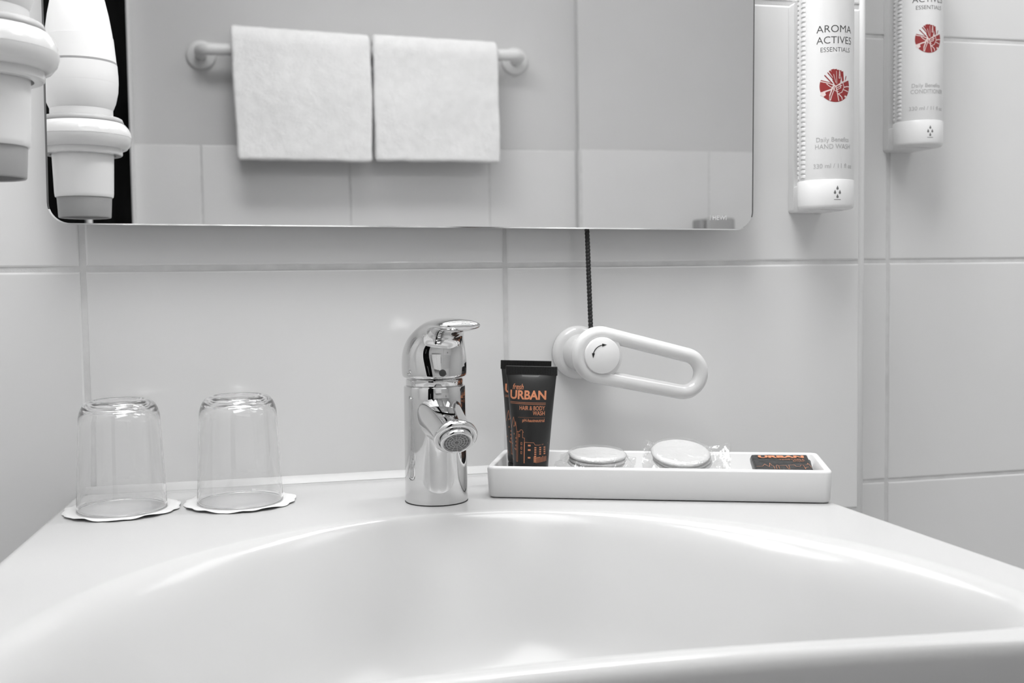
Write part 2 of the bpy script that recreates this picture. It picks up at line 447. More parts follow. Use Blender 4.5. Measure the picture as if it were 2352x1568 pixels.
# handle
bm = bmesh.new()
hp = thing  # (handle pieces stay under the tap)
yawh = math.radians(2.5)
def hrot(p): return Matrix.Rotation(yawh, 3, 'Z') @ p
rings = []
def hsec(F, B, wdt, conc, fe, n=64):
    """cross-section through a front and a back point (u = towards the user, z = up)"""
    f = Vector((0, -F[0], F[1])); b = Vector((0, -B[0], B[1])); c = (f+b)/2; h = (b-f).length/2; ax = (b-f).normalized()
    ring = []
    for i in range(n):
        a = 2*PI*i/n; ca, sa = math.cos(a), math.sin(a)
        if sa >= 0: p = ax*h*sa
        else: p = -ax*(h*abs(sa)**fe - conc*max(0, 1-(ca/.82)**2)**1.2)
        ring.append(hrot(c + p + Vector((wdt*ca, 0, 0))))
    return ring
for F, B, wd_, co, fe, sx in [((.0216, .0936), (-.0216, .0936), .0216, 0, 1, 0), ((.0236, .0944), (-.0236, .0944), .0236, 0, 1, 0), ((.0242, .0955), (-.0244, .0955), .0244, 0, 1, 0),
        ((.0241, .0990), (-.0246, .0990), .0246, .0004, .98, 0), ((.0238, .1028), (-.0246, .1035), .0246, .0007, .95, 0), ((.0234, .1062), (-.0246, .1083), .0244, .0010, .92, 0),
        ((.0231, .1092), (-.0245, .1130), .0240, .0014, .90, 0), ((.0229, .1120), (-.0238, .1178), .0233, .0018, .89, .0002), ((.0229, .1147), (-.0222, .1228), .0223, .0021, .89, .0006),
        ((.0232, .1173), (-.0186, .1276), .0209, .0022, .89, .0012), ((.0240, .1197), (-.0125, .1318), .0191, .0022, .90, .0020), ((.0254, .1219), (-.0040, .1352), .0176, .0019, .92, .0028),
        ((.0275, .1238), (.0060, .1374), .0164, .0015, .95, .0034), ((.0304, .1254), (.0165, .1385), .0157, .0010, .97, .0038), ((.0345, .1268), (.0270, .1390), .0153, .0005, 1, .0040),
        ((.0410, .1280), (.0395, .1393), .0152, 0, 1, .0040), ((.0520, .1291), (.0518, .1394), .0154, 0, 1, .0040), ((.0620, .1299), (.0620, .1393), .0155, 0, 1, .0040),
        ((.0690, .1306), (.0690, .1390), .0150, 0, 1, .0040), ((.0735, .1313), (.0735, .1384), .0137, 0, 1, .0040), ((.0762, .1323), (.0762, .1374), .0111, 0, 1, .0040), ((.0775, .1337), (.0775, .1359), .0064, 0, 1, .0040)]:
    rings.append([p + Vector((sx, 0, 0)) for p in hsec(F, B, wd_, co, fe)])
loft(bm, rings, True, True)
lev = obj('lever', bm, 'chrome', tap)
ss = lev.modifiers.new('s', 'SUBSURF'); ss.levels = 1; ss.render_levels = 1
bm = bmesh.new()
tdir = Vector((-.10, -1, -.02)).normalized(); tq = Vector((0, 0, 1)).rotation_difference(tdir).to_matrix()
lathe(bm, [(0, .0012), (.0022, .0011), (.0026, .0004), (.0027, -.0015)], 32, Vector((.0022, -.0237, .0985)), tq, cap0=False)
obj('temperature_dot', bm, 'ink', tap, label='small dark dot on the lever front')

# ------------------------------------------------------------------ tilting mirror
MY = -.030
mt = thing('wall_mirror', 'large frameless wall mirror with rounded lower corners above the washbasin', 'mirror', (0, MY, .2098))
mt.rotation_euler = (math.radians(-.12), math.radians(.55), 0)
mxl, mxr, mh, rc = -.2800, .2985, .56, .0165
def rrect(x0, x1, z0, z1, r, n=10):
    P = []
    for cx, cz, a0 in ((x1-r, z0+r, -90), (x1-r, z1-r, 0), (x0+r, z1-r, 90), (x0+r, z0+r, 180)):
        for i in range(n+1):
            a = math.radians(a0+90*i/n); P.append((cx+r*math.cos(a), cz+r*math.sin(a)))
    return P
def plate(bm, P, y0, y1, mi=0, cham=0, inset=None):
    A = [Vector((x, y0, z)) for x, z in P]; B = [Vector((x, y1, z)) for x, z in P]
    return loft(bm, [A, B], True, True, mi=mi)
bm = bmesh.new(); v = [bm.verts.new((x, 0, z)) for x, z in rrect(mxl+.0016, mxr-.0016, .0010, mh-.0010, rc-.0014)]
bm.faces.new(v)
obj('mirror_face', bm, 'mirror', mt, smooth=False)
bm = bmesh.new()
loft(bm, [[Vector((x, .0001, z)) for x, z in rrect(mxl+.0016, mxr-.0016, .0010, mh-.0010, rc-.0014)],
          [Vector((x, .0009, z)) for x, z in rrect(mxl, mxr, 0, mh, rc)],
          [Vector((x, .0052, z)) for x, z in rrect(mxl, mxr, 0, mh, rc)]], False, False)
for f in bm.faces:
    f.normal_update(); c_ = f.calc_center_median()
    if c_.y < .0008 and c_.z > .012: f.material_index = 1  # dark edge reflection painted into the chamfer colour, reusing the backing material
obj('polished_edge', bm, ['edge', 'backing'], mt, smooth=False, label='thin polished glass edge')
bm = bmesh.new(); plate(bm, rrect(mxl+.0005, mxr-.0005, .0005, mh, rc), .0053, .008)
obj('backing', bm, 'backing', mt, smooth=False)
bm = bmesh.new()
text_to(bm, lambda u, v: Vector((u, -.0002, v)), 'HEWI', .2598, .0088, .0052, w=.0130, thick=.00008)
stroke(bm, lambda u, v: Vector((u, -.0002, v)), [(.2575, .0086), (.2575, .0126)], .0005)
obj('lettering', bm, 'mirror_etch', mt, smooth=False, label='small pale maker lettering in the lower right corner')

# ------------------------------------------------------------------ tilt handle
hd = thing('mirror_tilt_handle', 'white looped tilting handle on a round wall rosette, right of the tap', 'handle', (.1450, 0, .1020))
bm = bmesh.new()
lathe(bm, [(0, .0), (.0232, .0), (.0236, .003), (.0232, .006), (.0215, .0085), (.0185, .0098), (.0, .0098)], 64, (0, 0, 0), Y_AXIS)
obj('rosette', bm, 'white_gloss', hd)
bm = bmesh.new()
lathe(bm, [(.0165, .009), (.0165, .040), (.0180, .047), (.0195, .051), (.0195, .0545), (.0, .0545)], 64, (0, 0, 0), Y_AXIS)
for v in bm.verts: v.co.x += -v.co.y/.058*.0035
obj('shaft', bm, 'white_gloss', hd, angle=50)
hx, hz, hy = .0045, .0006, -.0535
c1 = Vector((hx, hz)); c2 = Vector((.0790, -.0172)); R1, R2 = .0178, .0158
d = c2-c1; base = math.atan2(d.y, d.x); off = math.acos((R1-R2)/d.length)
path = []
a0, a1 = base+off, base-off+2*PI
for i in range(41): a = a0+(a1-a0)*i/40; path.append((c1.x+R1*math.cos(a), c1.y+R1*math.sin(a)))
p0 = Vector(path[-1]); p1 = Vector((c2.x+R2*math.cos(base-off), c2.y+R2*math.sin(base-off)))
for i in range(1, 16): q_ = p0.lerp(p1, i/16); path.append((q_.x, q_.y))
b0, b1 = base-off, base+off
for i in range(33): a = b0+(b1-b0)*i/32; path.append((c2.x+R2*math.cos(a), c2.y+R2*math.sin(a)))
p0 = Vector(path[-1]); p1 = Vector(path[0])
for i in range(1, 16): q_ = p0.lerp(p1, i/16); path.append((q_.x, q_.y))
bm = bmesh.new(); tube(bm, [(x, hy+.004, z) for x, z in path], .0063, 28, closed=True)
obj('loop_grip', bm, 'white_gloss', hd)
bm = bmesh.new()
lathe(bm, [(.0, .0), (.0142, .0), (.0150, .0006), (.0152, .002), (.0152, .010), (0, .010)][::-1], 64, (hx, hy-.0055+.001, hz), Matrix.Rotation(-PI/2, 3, 'X'))
disc = obj('cap_disc', bm, 'white_disc', hd, angle=40)
bm = bmesh.new()
asf = lambda u, v: Vector((hx+u, hy-.0049, hz+v))
acx, acz, ar = .0018, -.0012, .0092
arc = [(acx+ar*math.cos(math.radians(t)), acz+ar*math.sin(math.radians(t))) for t in range(92, 176, 6)]
arc = [(x-.0010, z+.0008) for x, z in arc]
stroke(bm, asf, arc, .0007, step=.001)
def head(p, a):
    ca, sa = math.cos(a), math.sin(a)
    for pts in (((.0032, 0), (-.0010, .0013), (-.0010, -.0013)),):
        patch(bm, asf, [(p[0]+x*ca-y*sa, p[1]+x*sa+y*ca) for x, y in pts])
head(arc[0], math.radians(2)); head(arc[-1], math.radians(-95))
obj('arrow_mark', bm, 'black_ink', disc, smooth=False, label='curved black double-headed arrow')
bm = bmesh.new(); pts = []
for i in range(401):
    t = i/400; z = .0170+(.1230-.0170)*t
    x = .0058 - .0032*t; pts.append((x+.00028*math.cos(t*PI*2*34), -.022+.00028*math.sin(t*PI*2*34), z))
tube(bm, pts, .0019, 12)
obj('pull_cord', bm, 'cord', hd, label='black twisted cord up behind the mirror')

# ------------------------------------------------------------------ tumblers and doilies
def doily(x, y, label, ph):
    bm = bmesh.new(); n = 240; rings = []
    for r, z in ((.0, .0002), (.034, .0002), (.0375, .0006), (.0402, .0010)):
        ring = []
        for i in range(n):
            a = 2*PI*i/n
            rr = r + (.0014*abs(math.sin(9*a+ph)) if r > .039 else 0)
            zz = z + (.0006*math.sin(5*a+ph)+.0004*math.sin(11*a) if r > .036 else 0)
            ring.append((max(rr, .0001)*math.cos(a), max(rr, .0001)*math.sin(a), max(.0001, zz)))
        rings.append(ring)
    loft(bm, rings, True, False)
    o = obj('paper_doily', bm, 'paper', None, loc=(x, y, Z0+.0004)); o['label'] = label; o['category'] = 'doily'; o['group'] = 'doilies under the tumblers'
    s = o.modifiers.new('s', 'SOLIDIFY'); s.thickness = .0003
GL = [(-.2280, -.0715), (-.1434, -.0690)]
doily(GL[0][0], GL[0][1], 'white scalloped paper doily under the left tumbler', .3)
doily(GL[1][0], GL[1][1], 'white scalloped paper doily under the tumbler nearer the tap', 1.1)
def tumbler(x, y, label, rz):
    bm = bmesh.new()
    prof = [(.0310, 0), (.0317, .0003), (.0319, .0009), (.0317, .003), (.0309, .020), (.0299, .042), (.0291, .058), (.0287, .0640)]
    for k in range(1, 13):                    # rounded shoulder
        a = PI/2*k/12; prof.append((.0287-.0085*(1-math.cos(a)), .0640+.0160*math.sin(a)))
    prof += [(.0190, .0803), (.0178, .0800), (.0160, .0788), (.0120, .0778), (.0060, .0773), (.0001, .0772)]
    prof += [(.0001, .0738), (.0080, .0739), (.0150, .0744), (.0185, .0748)]
    for k in range(1, 11):
        a = PI/2*(1-k/10); prof.append((.0271-.0080*(1-math.cos(a)), .0620+.0130*math.sin(a)))
    prof += [(.0276, .056), (.0286, .040), (.0298, .018), (.0305, .003), (.0306, .0006), (.0310, 0)]
    L = lathe(bm, prof, 96); bmesh.ops.remove_doubles(bm, verts=bm.verts[:], dist=1e-6)
    o = obj('drinking_glass', bm, 'glass', None, loc=(x, y, Z0+.0016)); o['label'] = label; o['category'] = 'glass'; o['group'] = 'upturned tumblers on the washbasin'
    o.rotation_euler = (0, 0, rz)
tumbler(GL[0][0], GL[0][1], 'clear glass tumbler upside down, left one on the washbasin', 0)
tumbler(GL[1][0], GL[1][1], 'clear glass tumbler upside down, between left tumbler and tap', 1)

# ------------------------------------------------------------------ ceramic tray and what is in it
TA = math.atan2(-.372, .928)
tray = thing('amenity_tray', 'long white ceramic tray across the back right of the washbasin', 'tray', (.0390, -.1085, .0008), TA)
bm = bmesh.new()
def trect(x0, x1, y0, y1, r, z, n=8): return [Vector((x, y, z)) for x, y in rrect(x0, x1, y0, y1, r, n)]
TL, TD, TH = .2556, .0850, .0235
rings = [trect(.004, TL-.004, .004, TD-.004, .004, .0003), trect(.002, TL-.002, .002, TD-.002, .005, .0), trect(.0010, TL-.0010, .0010, TD-.0010, .0052, .0014), trect(0, TL, 0, TD, .006, TH-.002), trect(.0004, TL-.0004, .0004, TD-.0004, .006, TH-.0007),
         trect(.0014, TL-.0014, .0014, TD-.0014, .005, TH), trect(.0042, TL-.0042, .0042, TD-.0042, .004, TH), trect(.0052, TL-.0052, .0052, TD-.0052, .0035, TH-.001),
         trect(.0060, TL-.0060, .0060, TD-.0060, .0035, .0065), trect(.0085, TL-.0085, .0085, TD-.0085, .003, .0045)]
loft(bm, rings, True, True)
obj('tray_dish', bm, 'ceramic', tray, angle=60)
def tloc(l, dd, z=0):
    return (.0390+.928*l+.372*dd, -.1085-.372*l+.928*dd, z)
FZ = .0054

def tube_surf(v):
    """half width and half depth of the squeeze tube at height v above its cap"""
    t = max(0, min(1, v/.0745)); a = .0136 + (.0197-.0136)*(t**1.25)
    b = .0136*(1-t**1.9)**.8 + .0010
    return a, b
def squeeze_tube(l, dd, rz, tilt, label, sticker=False):
    p = tloc(l, dd, FZ)
    t = thing('squeeze_tube', label, 'tube', p, rz, 'black squeeze tubes standing in the tray')
    t.rotation_euler = (tilt[0], tilt[1], rz)
    bm = bmesh.new()
    lathe(bm, [(0, 0), (.0122, 0), (.0130, .0008), (.0133, .002), (.0134, .0120), (.0130, .0126), (0, .0126)], 48)
    obj('screw_cap', bm, 'cap', t, angle=40)
    bm = bmesh.new(); rings = [[Vector((.0124*math.cos(2*PI*i/64), .0124*math.sin(2*PI*i/64), .0127)) for i in range(64)]]
    for k in range(33):
        v = .0745*k/32; a, b = tube_surf(v)
        if k == 0: a = b = .0131
        rings.append([Vector((a*math.cos(2*PI*i/64), b*math.sin(2*PI*i/64), .0130+v)) for i in range(64)])
    loft(bm, rings, True, True)
    obj('tube_body', bm, 'tube', t, angle=60)
    bm = bmesh.new(); box(bm, -.0202, .0202, -.0011, .0011, .0865, .0935, .0003)
    for k in range(58):
        x = -.0196+k*.0392/57
        box(bm, x-.00020, x+.00020, -.00145, .00145, .0869, .0931)
    obj('crimp_seam', bm, 'tube', t, smooth=False, label='ribbed black seam along the top')
    def sf(u, v):                             # u across, v above the shoulder
        a, b = tube_surf(v-.0130)
        y = -b*math.sqrt(max(0, 1-min(.995, abs(u)/a)**2)) - .00012
        return Vector((u, y, v))
    K = .0000548
    def P(x, y):                              # print artwork grid -> tube coordinates
        xc = 495 - (y-60)/1380*2
        return ((x-xc)*K, .0865 - (y-105)*K*1.0)
    bm = bmesh.new()
    u0, v0 = P(203, 432); u1, _ = P(722, 432)
    text_to(bm, sf, 'URBAN', u0, v0, .0092, w=(u1-u0), thick=.00030)
    obj('brand_lettering', bm, 'orange', t, smooth=False, label='bold copper word URBAN')
    bm = bmesh.new()
    u0, v0 = P(238, 300); u1, _ = P(398, 300)
    text_to(bm, sf, 'fresh', u0, v0, .0060, w=(u1-u0), shear=.25, thick=.00004)
    for txt, y, xl, xr, sz in (('HAIR & BODY', 583, 352, 710, .0046), ('WASH', 652, 545, 708, .0046), ('pH-hautneutral', 745, 400, 706, .0034)):
        u0, v0 = P(xl, y); u1, _ = P(xr, y); text_to(bm, sf, txt, u0, v0, sz, w=u1-u0, thick=.00003)
    for y in (478, 497):
        stroke(bm, sf, [P(205, y), P(716, y+6)], .00028)
    for k in range(40):
        x = 335+k*9.5; patch(bm, sf, [P(x, 684), P(x+4, 684), P(x+4, 688), P(x, 688)])
    obj('small_lettering', bm, 'orange', t, smooth=False, label='small copper product lettering')
    bm = bmesh.new(); W_ = .00026
    def st(pts, wd=W_, closed=False): stroke(bm, sf, [P(*p) for p in pts], wd, closed)
    def rc_(x0, y0, x1, y1): patch(bm, sf, [P(x0, y0), P(x1, y0), P(x1, y1), P(x0, y1)][::-1])
    st([(228, 850), (240, 780), (262, 690), (285, 780), (292, 815), (298, 750), (310, 840), (322, 885)])
    st([(318, 1310), (318, 890), (338, 890), (338, 1310)], closed=True)
    st([(338, 885), (366, 885), (366, 868), (378, 860), (398, 860), (408, 870), (408, 885), (422, 890), (408, 895), (408, 968), (438, 970), (438, 1320)])
    for y in (925, 1035, 1097, 1160):
        x = 350 if y == 925 else 386
        st([(x, y), (x+16, y), (x+16, y+34), (x, y+34)], closed=True)
    st([(438, 1320), (438, 1030)], .0006)
    st([(440, 1030), (570, 1032), (588, 1065), (640, 1068), (745, 1050)])
    for y in (1060, 1122, 1230): rc_(490, y, 528, y+24)
    for xi, x in enumerate((580, 645, 700)):
        for k in range(4 + (xi == 0)): rc_(x, 1094+k*30, x+26-3*xi, 1112+k*30)
    for k in range(4): rc_(572, 1226+k*22, 600, 1242+k*22)
    st([(600, 1245), (740, 1222)], .0004)
    for k in range(8): st([(606+k*17, 1248-2*k), (606+k*17, 1316-2*k)], .0004)
    for k, (x, y) in enumerate(((268, 805), (272, 915), (302, 970), (302, 1022), (302, 1075), (240, 1060), (285, 1122), (303, 1130))): rc_(x, y, x+9, y+22)
    st([(248, 1230), (240, 1300), (262, 1310), (262, 1280)], .0002)
    obj('skyline_print', bm, 'orange', t, smooth=False, label='copper line drawing of a skyline')
    if sticker:
        bm = bmesh.new()
        for i in range(10):
            pass
        rings = []
        for z in (.003, .0165):
            rings.append([Vector(((.0137)*math.sin(math.radians(a)), -(.0137)*math.cos(math.radians(a)), z)) for a in range(44, 76, 3)])
        loft(bm, rings, False, False, closed=False)
        obj('clear_seal', bm, 'sticker', t, label='clear seal sticker at the cap')
    return t
squeeze_tube(.0305, .0265, TA-.02, (math.radians(0), math.radians(1.2), 0), 'black squeeze tube with copper URBAN lettering, front one of the pair', True)
tb = squeeze_tube(.0215, .0580, TA+.02, (math.radians(0), math.radians(1.4), 0), 'black squeeze tube standing half hidden behind its twin'); tb.scale = (1.02, 1, 1.022)

def pad_sachet(l, dd, z, tilt, label, n, wl, wr, sz=.0225, rz=TA):
    """a stack of cotton rounds in a clear pouch"""
    p = tloc(l, dd, z)
    t = thing('cotton_pad_sachet', label, 'sachet', p, 0, 'wrapped cotton pads in the tray')
    t.rotation_euler = (Matrix.Rotation(rz, 4, 'Z') @ Matrix.Rotation(tilt[1], 4, 'Y') @ Matrix.Rotation(tilt[0], 4, 'X')).to_euler()
    for k in range(n):
        bm = bmesh.new(); h = .0030
        ox, oy = random.uniform(-.001, .001), random.uniform(-.001, .001)
        rings = []
        for r, zz in ((.86, 0), (.96, .0004), (1.0, .0014), (.98, .0024), (.90, .0031), (.6, .0034), (.2, .0035)):
            rings.append([Vector((ox+sz*r*math.cos(2*PI*i/56)*(1+.012*noise.noise(Vector((math.cos(2*PI*i/56)*2, math.sin(2*PI*i/56)*2, k*3.1)))), oy+sz*r*math.sin(2*PI*i/56), k*h+zz+.0004*noise.noise(Vector((i*.3, r*5, k*2.))))) for i in range(56)])
        loft(bm, rings, True, True)
        obj('cotton_pad', bm, 'cotton', t)
    H = n*.0030+.001
    # pouch: pillow around the stack, flat crinkled margins left and right
    bm = bmesh.new(); NX, NY = 66, 44; x0, x1 = -sz-wl, sz+wr; hy = sz+.004
    grid = []
    for side in (1, -1):
        G = []
        for i in range(NX+1):
            row = []
            for j in range(NY+1):
                x = x0+(x1-x0)*i/NX; y = -hy+2*hy*j/NY
                rr = math.hypot(x, y*(sz/(sz+.0005)))/sz
                env = 1/(1+math.exp((rr-1.08)*22))
                ed = min(i, NX-i, j, NY-j)/3.; ed = min(1, ed)
                wr_ = .0005*noise.noise(Vector((x*120+side*7, y*60, 3.3*l*100))) + .0016*noise.noise(Vector((x*260, y*110+side*4, 9.)))*(1-env)
                mid = H/2*.35 + .0014*noise.noise(Vector((x*60, y*30, 1.7+l*50)))*(1-env) + (.0045*max(0, (abs(x)-sz)/.012)*math.sin(y*90+l*40) if abs(x) > sz else 0)
                zz = mid*(1-env) + (H/2)*env + side*(H/2+.0006)*env*ed + side*.0009*ed*(1-env) + wr_*ed
                row.append(bm.verts.new((x + .0010*noise.noise(Vector((y*150, side, l*9.)))*(1 if i in (0, NX) else 0), y, zz)))
            G.append(row)
        grid.append(G)
        for i in range(NX):
            for j in range(NY): bm.faces.new((G[i][j], G[i+1][j], G[i+1][j+1], G[i][j+1]))
    bmesh.ops.remove_doubles(bm, verts=bm.verts[:], dist=1e-6)
    obj('clear_pouch', bm, 'foil', t, label='clear crinkled plastic pouch')
pad_sachet(.0815, .0400, .0205, (math.radians(5), math.radians(2)), 'clear sachet of cotton pads lying flat, beside the black tubes', 3, .0085, .0075)
pad_sachet(.1470, .0430, .0228, (math.radians(17), math.radians(4)), 'clear sachet of cotton pads tilted up, nearer the soap packets', 3, .0065, .0150, sz=.0230)

def soap(l, dd, z, rx, ry, rz, label, front):
    t = thing('soap_packet', label, 'soap', tloc(l, dd, z), 0, 'wrapped soaps in the tray')
    t.rotation_euler = (Matrix.Rotation(TA+rz, 4, 'Z') @ Matrix.Rotation(rx, 4, 'X') @ Matrix.Rotation(ry, 4, 'Y')).to_euler()
    bm = bmesh.new(); w2, d2, h = .0220, .0165, .0085
    NX, NY = 28, 20
    def top(x, y):
        ex = min(1, (w2-abs(x))/.0010); ey = min(1, (d2-abs(y))/.0014)
        k = max(0, ex)**.5*max(0, ey)**.5
        return k
    for side in (1, -1):
        G = []
        for i in range(NX+1):
            row = []
            for j in range(NY+1):
                x = w2*math.sin(PI/2*(2*i/NX-1)); y = d2*math.sin(PI/2*(2*j/NY-1))
                row.append(bm.verts.new((x, y, h/2+side*h/2*top(x, y)+.0003*noise.noise(Vector((x*200, y*200, side)))*top(x, y))))
            G.append(row)
        for i in range(NX):
            for j in range(NY): bm.faces.new((G[i][j], G[i+1][j], G[i+1][j+1], G[i][j+1]))
    bmesh.ops.remove_doubles(bm, verts=bm.verts[:], dist=1e-6)
    obj('wrapper', bm, 'wrap', t)
    sf = lambda u, v: Vector((u, v, h/2+h/2*top(u, v)+.0004))
    bm = bmesh.new(); text_to(bm, sf, 'URBAN', -.0165, .0085, .0058, w=.0345, thick=.0003)
    obj('brand_lettering', bm, 'orange', t, smooth=False, label='bold copper word URBAN')
    bm = bmesh.new()
    text_to(bm, sf, 'VEGETABLE', .0175, .0040, .0028, w=.0190, right=True); text_to(bm, sf, 'SOAP', .0175, .0010, .0028, w=.0090, right=True)
    sk = [(-.020, -.0085), (-.0155, -.0085), (-.0135, -.0040), (-.012, -.0075), (-.0105, -.0095), (-.0095, -.002), (-.0085, -.0070), (-.0072, -.0080), (-.0072, -.0135)]
    stroke(bm, sf, sk, .0003); stroke(bm, sf, [(-.0055, -.0135), (-.0055, -.0075), (-.0045, -.006), (-.0035, -.0075), (-.0035, -.0135)], .0003)
    stroke(bm, sf, [(-.003, -.0075), (.0020, -.0065), (.0030, -.0135), (.0040, -.0135), (.0042, -.0060), (.0085, -.0055), (.0092, -.0085), (.0125, -.0085), (.0130, -.006), (.0150, -.006), (.0155, -.0135), (.0162, -.0105), (.0185, -.0095)], .0003)
    stroke(bm, sf, [(.0165, -.0055), (.0180, -.0055), (.0188, -.002), (.0196, -.0055), (.0204, -.0105)], .0003)
    obj('small_lettering', bm, 'orange2', t, smooth=False, label='thin copper lettering and skyline')
soap(.2265, .0560, FZ+.0045, math.radians(12), 0, math.radians(-2), 'black soap packet underneath, only its right edge peeking out', False)
soap(.2230, .0385, FZ+.0105, math.radians(13), 0, math.radians(3), 'black soap packet with copper lettering on top at the tray end', True)

# ------------------------------------------------------------------ soap dispensers
def dispenser(x, y, z, label, line1, detail):
    t = thing('soap_dispenser', label, 'soap dispenser', (x, y, z), 0, 'press bottles in white wall holders')
    # local origin: bottom of the holder, bottle axis; wall at y = +.035
    R = .0240; wy = .0350
    bm = bmesh.new()                                           # back plate with a long opening between plate and bottle
    P = rrect(-.0175, .0175, 0, .188, .003, 5)
    loft(bm, [[Vector((a, wy-.0002, b)) for a, b in P], [Vector((a, wy-.010, b)) for a, b in P]], True, True)
    box(bm, -.0175, .0175, -.002, wy-.009, 0, .0235, .0015)
    for s in (-1, 1):
        pr = [(wy-.009, .0225), (wy-.0165, .026), (wy-.0185, .034), (wy-.0185, .158), (wy-.0165, .166), (wy-.010, .171)]
        A = [Vector((s*.0175, yy, zz)) for yy, zz in [(wy-.009, .0225)]+pr[1:]]
    obj('wall_plate', bm, 'white_satin', t, angle=40)
    bm = bmesh.new()
    lathe(bm, [(0, .0018), (.0200, .0006), (.0225, .0010), (.0238, .0024), (.0243, .0045), (.0243, .0252), (.0240, .0258), (.0, .0258)], 80)
    cup = obj('holder_cup', bm, 'white_satin', t, angle=40)
    sfc = lambda u, v, R_=.0243: Vector((R_*1.004*math.sin(u/R_), -R_*1.004*math.cos(u/R_), v))
    bm = bmesh.new()
    def drop(cx, cz, s=.0017):
        pts = [(cx+s*.62*math.cos(a), cz-s*.3+s*.62*math.sin(a)) for a in [math.radians(k) for k in range(150, 391, 20)]]
        pts.append((cx, cz+s*1.25)); patch(bm, sfc, pts)
    for cx, cz in ((0, .0182), (-.0022, .0146), (.0022, .0146), (0, .0110)): drop(cx+.0016, cz)
    stroke(bm, sfc, [(-.0013, .0082), (.0045, .0082)], .0005)
    obj('droplet_mark', bm, 'midink', cup, smooth=False, label='four grey drops over a short line')
    bm = bmesh.new()
    lathe(bm, [(0, .0240), (.0232, .0240), (.0236, .0262), (.0237, .080), (.0237, .200), (.0230, .214), (.0200, .224), (.012, .228), (.012, .236), (0, .236)], 96)
    bot = obj('bottle', bm, 'bottle', t, angle=50)
    # squeeze ribs down the left flank, two columns
    bm = bmesh.new(); Rr = .0237
    n = 42
    for k in range(n):
        z0 = .0285 + k*.0041
        for a0, a1, th in ((-108, -93, .0009), (-83, -66, .0009)):
            rs = []
            for j in range(6):
                a = math.radians(a0+(a1-a0)*j/5); thk = th*math.sin(PI*(j+.35)/5.7)
                rs.append([Vector(((Rr+dr)*math.sin(a), -(Rr+dr)*math.cos(a), z0+dz-.0006*abs(j-2.5)/2.5)) for dr, dz in ((-.0006, -.0004), (thk, .0002), (thk, .0021), (-.0006, .0030))])
            loft(bm, rs, True, True)
    obj('grip_ribs', bm, 'bottle', bot, smooth=False, label='raised ribs down the left side').__setitem__('kind', 'stuff')
    sf = lambda u, v, R_=.02381: Vector((R_*math.sin(u/R_), -R_*math.cos(u/R_), v))
    ZL = .1055                                                # logo centre above the holder's underside
    bm = bmesh.new()
    text_to(bm, sf, 'AROMA', -.0166, ZL+.0455, .0088, w=.0330, thick=-.00006)
    text_to(bm, sf, 'ACTIVES', -.0166, ZL+.0360, .0088, w=.0332, thick=-.00006)
    text_to(bm, sf, 'ESSENTIALS', -.0130, ZL+.0290, .0056, w=.0275, thick=-.00006)
    obj('brand_lettering', bm, 'ink', bot, smooth=False, label='dark grey words AROMA ACTIVES ESSENTIALS')
    bm = bmesh.new()
    text_to(bm, sf, 'Daily Benefits', -.0165, ZL-.0475, .0056, w=.0300)
    text_to(bm, sf, line1, -.0175, ZL-.0535, .0058, w=.0360 if len(line1) > 9 else .0330)
    text_to(bm, sf, '330 ml / 11 fl oz', -.0190, ZL-.0700, .0054, w=.0370)
    obj('small_lettering', bm, 'paleink', bot, smooth=False, label='pale grey product lettering')
    # round red emblem: fan of roots above, cracked plate below
    rl = .0138
    def lg(x, y): return ((x-397)/255*rl, ZL+(1130-y)/255*rl)
    bm = bmesh.new()
    low = [lg(398, 1138)]
    for k in range(0, 41):
        a = math.radians(157+(382-157)*k/40); low.append((rl*math.cos(a), ZL+rl*math.sin(a)))
    vc = bm.verts.new(sf(*low[0])); vs = [bm.verts.new(sf(*p)) for p in low[1:]]
    # strips keep the print on the curved surface
    for k in range(len(low)-2):
        A, B = low[k+1], low[k+2]; prev = None
        for j in range(6):
            f0, f1 = j/6, (j+1)/6
            q4 = [(low[0][0]+(A[0]-low[0][0])*f0, low[0][1]+(A[1]-low[0][1])*f0), (low[0][0]+(A[0]-low[0][0])*f1, low[0][1]+(A[1]-low[0][1])*f1),
                  (low[0][0]+(B[0]-low[0][0])*f1, low[0][1]+(B[1]-low[0][1])*f1), (low[0][0]+(B[0]-low[0][0])*f0, low[0][1]+(B[1]-low[0][1])*f0)]
            if j == 0: q4 = q4[1:3]+[q4[0]]
            patch(bm, sf, q4)
    inside = lambda q: math.hypot(q.x, q.y-ZL) < rl*.985
    def fan(pts, wd): stroke(bm, sf, [lg(*p) for p in pts], wd, step=.0006, keep=inside)
    fan([(150, 1035), (330, 1095)], .0011); fan([(215, 955), (345, 1100)], .0009); fan([(262, 915), (370, 1050)], .0009)
    fan([(300, 900), (365, 1000), (385, 1100)], .0015); fan([(345, 885), (400, 1110)], .0028); fan([(392, 880), (420, 1100)], .0022)
    fan([(430, 880), (432, 960), (425, 1090)], .0022); fan([(470, 885), (480, 960), (450, 1080)], .0020); fan([(505, 890), (520, 1060)], .0020)
    fan([(590, 950), (565, 1035)], .0008); fan([(370, 1040), (410, 1110), (440, 1040)], .0030)
    logo = obj('round_emblem', bm, 'red', bot, smooth=False, label='round red cracked emblem')
    bm = bmesh.new(); sf2 = lambda u, v: sf(u, v, .02389)
    def crk(pts, wd=.00045): stroke(bm, sf2, [lg(*p) for p in pts], wd, step=.0006, keep=inside)
    crk([(150, 1050), (290, 1090), (398, 1138)], .0008); crk([(398, 1138), (480, 1085), (585, 1030)], .0008)
    crk([(398, 1138), (425, 1260), (450, 1390)], .0008); crk([(375, 1120), (320, 1190), (200, 1225), (150, 1250)], .0012); crk([(150, 1245), (215, 1255), (150, 1300)], .0030)
